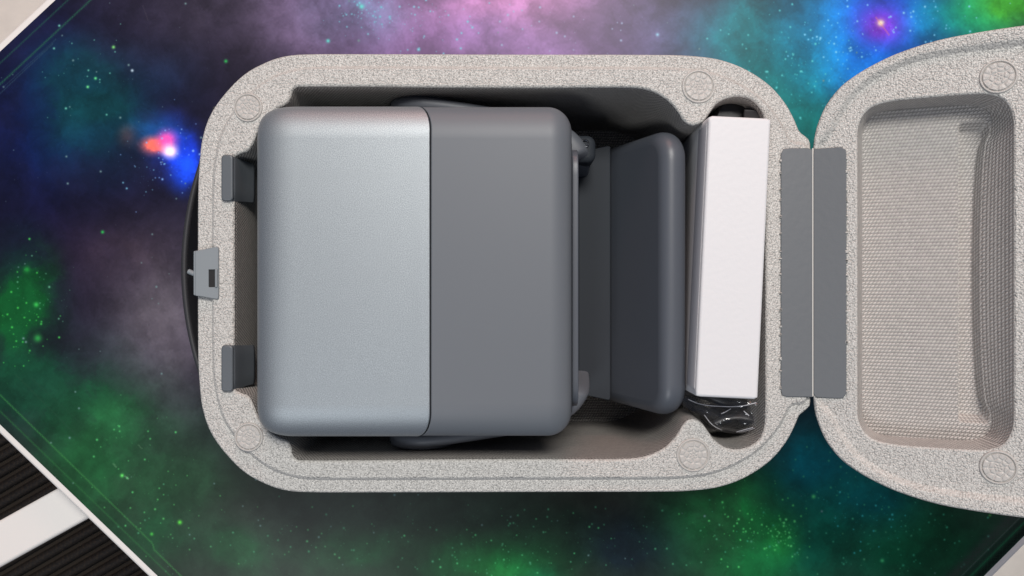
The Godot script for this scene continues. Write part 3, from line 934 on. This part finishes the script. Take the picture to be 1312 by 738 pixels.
func build_projector() -> void:
	var pj := thing("projector", "silver and grey projector lying in the foam case, folded on its gimbal stand", "projector", Vector3(0, 0.036, AXIS_Z - 0.0008))
	var hw := 0.1027
	var y0 := 0.004
	var y1 := 0.151
	var yc := (y0 + y1) / 2
	var xl := -0.1580
	var xr := 0.0372
	var seam := func(z: float) -> float:
		var u := clampf((absf(z) - (hw - 0.0170)) / 0.0170, 0.0, 0.999)
		return -0.0498 - 0.0100 * (1.0 - sqrt(1.0 - u * u))
	var loops := func(insets: Array, h2: float, top: float) -> Array:        # [inset, x or NAN = at the seam, dx]
		var g := []
		for q in insets:
			var row := []
			var lp := body_loop(q[0], h2, y0, top, 0.021)
			for p in lp:
				var x: float = seam.call(p.x) + q[2] if is_nan(q[1]) else q[1]
				row.append(Vector3(x, yc + p.y - (y1 - top) / 2, p.x))
			g.append(row)
		return g
	var mid := Vector3(-0.06, yc, 0)
	var r := 0.0175
	var ins := []
	for s in 11:
		var a := PI / 2 * s / 10.0
		ins.append([0.0142 * pow(1 - sin(a), 1.35), xl + r * 1.5 * (1 - cos(a)), 0.0])
	ins.append([0.0, xl + 0.07, 0.0])
	ins.append([0.0, NAN, -0.0008])
	ins.append([0.0001, NAN, -0.0004])
	ins.append([0.0005, NAN, -0.0001])
	ins.append([0.0030, NAN, 0.0])
	var g1: Array = loops.call(ins, hw, y1)
	var toward := func(p): return Vector3(clampf(p.x, -0.13, 0.015), clampf(p.y, y0 + 0.03, y1 - 0.03), clampf(p.z, -0.08, 0.08))
	var mb := MB.new()
	grid(mb, g1, true, toward)
	cap(mb, g1[0], Vector3.LEFT)
	obj("silver_cover", mb.commit(), M.silver, pj)
	ins = []
	ins.append([0.0032, NAN, 0.0004])
	ins.append([0.0006, NAN, 0.0005])
	ins.append([0.0001, NAN, 0.0009])
	ins.append([0.0, NAN, 0.0014])
	ins.append([0.0, -0.02, 0.0])
	var r2 := 0.0150
	for s in 11:
		var a := PI / 2 * s / 10.0
		ins.append([r2 * (1 - cos(a)), xr - r2 * (1 - sin(a)), 0.0])
	var g2: Array = loops.call(ins, hw - 0.0003, y1 - 0.0003)
	mb = MB.new()
	grid(mb, g2, true, toward)
	cap(mb, g2[-1], Vector3.RIGHT)
	obj("grey_housing", mb.commit(), M.grey, pj)
	# slim panel behind the housing
	var pn := obj("rear_panel", slab(resample(rounded_rect(0.064, 0.0825, 0.012, 6), 100), 0, 0.0040, 0.0007, 3), M.base, pj, Vector3(xr + 0.0008, 0.068, 0.0038))
	pn.rotation.z = -PI / 2
	obj("panel_gap", rbox(Vector3(0.003, 0.112, 0.172), 0.001, 2), M.seam, pj, Vector3(xr - 0.0006, 0.073, 0.0038))
	# the yoke: a strap round both sides and the back, wider at its pivots
	var path := [Vector2(-0.084, 0.1130), Vector2(-0.064, 0.1122), Vector2(-0.040, 0.1098), Vector2(-0.016, 0.1068), Vector2(0.010, 0.1030), Vector2(0.028, 0.0985), Vector2(0.042, 0.0895), Vector2(0.0495, 0.0765), Vector2(0.0505, 0.066), Vector2(0.0455, 0.052), Vector2(0.0405, 0.03)]
	var full := []
	for p in path: full.append(Vector3(p.x, 0, -p.y))
	for i in path.size(): full.append(Vector3(path[path.size() - 1 - i].x, 0, path[path.size() - 1 - i].y))
	var cv := Curve3D.new()
	for i in full.size():
		var a: Vector3 = full[maxi(i - 1, 0)]
		var b: Vector3 = full[mini(i + 1, full.size() - 1)]
		var t := (b - a).normalized() * minf(full[i].distance_to(a) if i > 0 else 0.02, full[i].distance_to(b) if i < full.size() - 1 else 0.02) / 3.0
		cv.add_point(full[i], -t, t)
	var total := cv.get_baked_length()
	var g := []
	var mids := []
	var steps := 120
	for i in steps + 1:
		var d := total * i / steps
		var c := cv.sample_baked(d, true)
		var t := (cv.sample_baked(minf(total, d + 0.001), true) - cv.sample_baked(maxf(0, d - 0.001), true)).normalized()
		var sidev := t.cross(Vector3.UP).normalized()
		var endd := minf(d, total - d)
		var hh := lerpf(0.029, 0.022, smoothstep(0.03, 0.09, endd))
		if endd < 0.028: hh = 0.029 * sqrt(1.0 - pow((0.028 - endd) / 0.0285, 2.0))
		var row := []
		c.y = 0.081 - 0.052 * smoothstep(0.140, 0.157, endd)
		var thick := lerpf(0.0042, 0.0095, smoothstep(0.09, 0.13, endd))
		c -= sidev * (thick - 0.0042) * signf(sidev.dot(c - Vector3(-0.03, c.y, 0)))
		for p in resample(rounded_rect(thick, maxf(hh, 0.005), minf(thick * 0.9, 0.007), 5), 44): row.append(c + sidev * p.x + Vector3.UP * p.y)
		mids.append(c)
		g.append(row)
	mb = MB.new()
	grid(mb, g, true, func(p): return p, mids)
	obj("yoke", mb.commit(), M.yoke, pj)
	for s in [-1, 1]:
		var pc := obj("pivot_cap", lathe([Vector2(0, 0.0026), Vector2(0.019, 0.0024), Vector2(0.0215, 0.0016), Vector2(0.0225, 0.0)]), M.yoke, pj, Vector3(-0.062, 0.081, s * 0.1162))
		pc.rotation.x = s * PI / 2
	# socket screw in the yoke's corner
	var sc := obj("socket_screw", lathe([Vector2(0.0019, -0.0030), Vector2(0.0019, 0.0006), Vector2(0.0024, 0.0011), Vector2(0.0031, 0.0006), Vector2(0.0033, -0.003)], 28), M.steel, pj, Vector3(0.0490, 0.0972, -0.0870))
	sc.rotation.z = -0.35
	obj("screw_socket", lathe([Vector2(0.0, 0.0), Vector2(0.002, 0.0)], 20), M.seam, sc, Vector3(0, -0.0012, 0))
	obj("screw_seat", slab(resample(rounded_rect(0.0085, 0.0095, 0.006, 6), 60), 0.05, 0.0965, 0.004, 4), M.slate_shade, pj, Vector3(0.0482, 0, -0.0835))
	# foot of the stand, leaning against the far wall of the bay
	var ft := obj("stand_foot", slab(resample(rounded_rect(0.0655, 0.0938, 0.019, 8), 160), -0.0095, 0.0095, 0.0088, 8), M.base, pj, Vector3(0.0832, 0.0590, 0.0005))
	ft.rotation.z = deg_to_rad(68.5)
	# added dark block for the body's shadow on the foot, wider towards it
	var np := PackedVector2Array()
	for q in [[-0.0115, -0.0850], [-0.0100, -0.0870], [0.0110, -0.0915], [0.0114, -0.0910], [0.0114, 0.0910], [0.0110, 0.0915], [-0.0100, 0.0870], [-0.0115, 0.0850]]: np.append(Vector2(q[0], q[1]))
	obj("foot_shade_block", slab(resample(np, 160), 0.0, 0.056, 0.0006, 2), M.slate_shade, pj, Vector3(0.0592, 0.006, -0.0005))
	obj("foot_pad", slab(resample(rounded_rect(0.055, 0.086, 0.014, 8), 120), -0.0112, -0.0094, 0.0007, 2), M.rubber, ft)

func cap(mb: MB, ring: Array, out: Vector3) -> void:
	var c := Vector3.ZERO
	for p in ring: c += p / ring.size()
	for i in ring.size():
		mb.tri(c, ring[i], ring[(i + 1) % ring.size()], out, out, out)

# ------------------------------------------------------------------ what else lies in the case
func build_contents() -> void:
	# white carton: four sides, a top panel with its folded edge, all a little bowed
	var ca := thing("white_carton", "plain white carton standing in the slot beside the stand's foot", "box", Vector3(0.1378, 0.062, -0.0190))
	ca.rotation.y = deg_to_rad(-2.7)
	var hx := 0.0194
	var hz := 0.0876
	var h := 0.113
	var cs := resample(rounded_rect(hx, hz, 0.0011, 4), 140)
	var mb := MB.new()
	sweep(mb, [[cs, 0.0], [offset(cs, 0.0004), h * 0.5], [cs, h - 0.0016], [offset(cs, -0.0003), h - 0.0007], [offset(cs, -0.0009), h - 0.0002], [offset(cs, -0.0016), h]])
	fill(mb, cs, 0.0, Vector3.DOWN)
	fill(mb, offset(cs, -0.0016), h)
	obj("carton_body", mb.commit(), M.card, ca)
	# tuck flap's thin edge along the side
	obj("tuck_flap", rbox(Vector3(0.0006, 0.022, 0.166), 0.0002, 2), M.card, ca, Vector3(-hx - 0.0003, h - 0.0135, 0))
	# black adapter at the upper end of the slot
	var ad := thing("power_adapter", "black plastic power adapter wedged behind the carton's upper end", "adapter", Vector3(0.151, 0.075, -0.1125))
	ad.rotation.y = deg_to_rad(-28)
	obj("adapter_body", rbox(Vector3(0.030, 0.066, 0.020), 0.0012, 3), M.black, ad, Vector3(0, 0.034, 0))
	var sh := obj("adapter_shoulder", rbox(Vector3(0.013, 0.016, 0.012), 0.0010, 3), M.rubber, ad, Vector3(0.008, 0.069, -0.004))
	sh.rotation = Vector3(0.3, 0.5, 0.35)
	obj("adapter_lead", tube([Vector3(-0.013, 0.05, -0.004), Vector3(-0.019, 0.066, -0.003), Vector3(-0.024, 0.06, 0.006), Vector3(-0.022, 0.03, 0.012)], 0.0028, 12), M.black, ad)
	# power cable with its oval plug
	var cb := thing("power_cable", "black power cable with an oval plug inside the clear bag", "cable", Vector3(0.145, 0.10, 0.088))
	var el := PackedVector2Array()
	for i in 60:
		var a := TAU * i / 60.0
		el.append(Vector2(cos(a) * 0.0172 * (1.0 if absf(cos(a)) < 0.8 else 1.0), signf(sin(a)) * pow(absf(sin(a)), 1.15) * 0.0068))
	obj("plug", slab(el, 0, 0.038, 0.0035, 5), M.rubber, cb, Vector3(0.0055, 0.0, 0.003))
	obj("plug_face", slab(offset(el, -0.0028), 0.0, 0.0008, 0.0003, 2), M.black, cb, Vector3(0.0055, 0.0378, 0.003))
	obj("cord", tube([Vector3(-0.036, 0.012, -0.016), Vector3(-0.026, 0.030, -0.010), Vector3(-0.014, 0.036, -0.004), Vector3(-0.006, 0.030, 0.0)], 0.0034, 14), M.rubber, cb)
	obj("cord", tube([Vector3(-0.034, -0.01, -0.012), Vector3(-0.020, 0.018, -0.016), Vector3(0.0, 0.027, -0.0105), Vector3(0.016, 0.020, -0.008)], 0.0032, 14), M.black, cb)
	obj("cord", tube([Vector3(-0.010, 0.004, 0.006), Vector3(0.002, 0.012, 0.010), Vector3(0.014, 0.006, 0.008)], 0.0032, 14), M.black, cb)
	# crumpled clear bag over it
	var bag := MB.new()
	var f := FastNoiseLite.new()
	f.seed = 77
	f.frequency = 26.0
	f.fractal_type = FastNoiseLite.FRACTAL_RIDGED
	f.fractal_octaves = 2
	var g := []
	for i in 56:
		var row := []
		for j in 40:
			var u := i / 55.0
			var w := j / 39.0
			var x := lerpf(0.113, 0.1605, u)
			var z := lerpf(0.0672, lerpf(0.083, 0.0985, smoothstep(0.0, 0.5, u)), w)
			var y := 0.1415 + 0.0055 * sin(PI * w) * smoothstep(0.0, 0.6, u) - 0.012 * pow(absf(w - 0.5) * 2.0, 4.0)
			y += f.get_noise_2d(x, z * 1.6) * 0.0042
			row.append(Vector3(x, y, z))
		g.append(row)
	grid(bag, g, false, func(p): return p - Vector3.UP)
	var bg := thing("plastic_bag", "crumpled clear plastic bag at the carton's lower end", "bag")
	obj("film", bag.commit(), M.film, bg)
	var glint_paint := mat("glint_paint", Color(0.9, 0.9, 0.92, 0.55), 0.3)
	glint_paint.transparency = BaseMaterial3D.TRANSPARENCY_ALPHA
	# thin pale tubes painting highlights along the film's edge and creases
	for q in [[[116.5, 73.6], [127, 77.2], [148, 78.0], [160, 75.0]], [[126.5, 83.5], [132.5, 90.5], [143, 96], [152, 96.5], [160, 92.5]], [[137, 82.2], [139.5, 81.6], [144, 79.6]], [[152.5, 81.0], [156, 84.0]], [[150, 96.2], [154, 93.8], [158, 91.5]]]:
		var path := []
		for p in q.size():
			var x: float = q[p][0] * 0.001
			var z: float = q[p][1] * 0.001
			var gi := clampi(int((x - 0.113) / 0.0475 * 55), 0, 55)
			var best: Vector3 = g[gi][0]
			for r in g[gi]:
				if absf(r.z - z) < absf(best.z - z): best = r
			path.append(Vector3(x, best.y + 0.0004, z))
		obj("glint_line", tube(path, 0.00030, 6), glint_paint, bg)
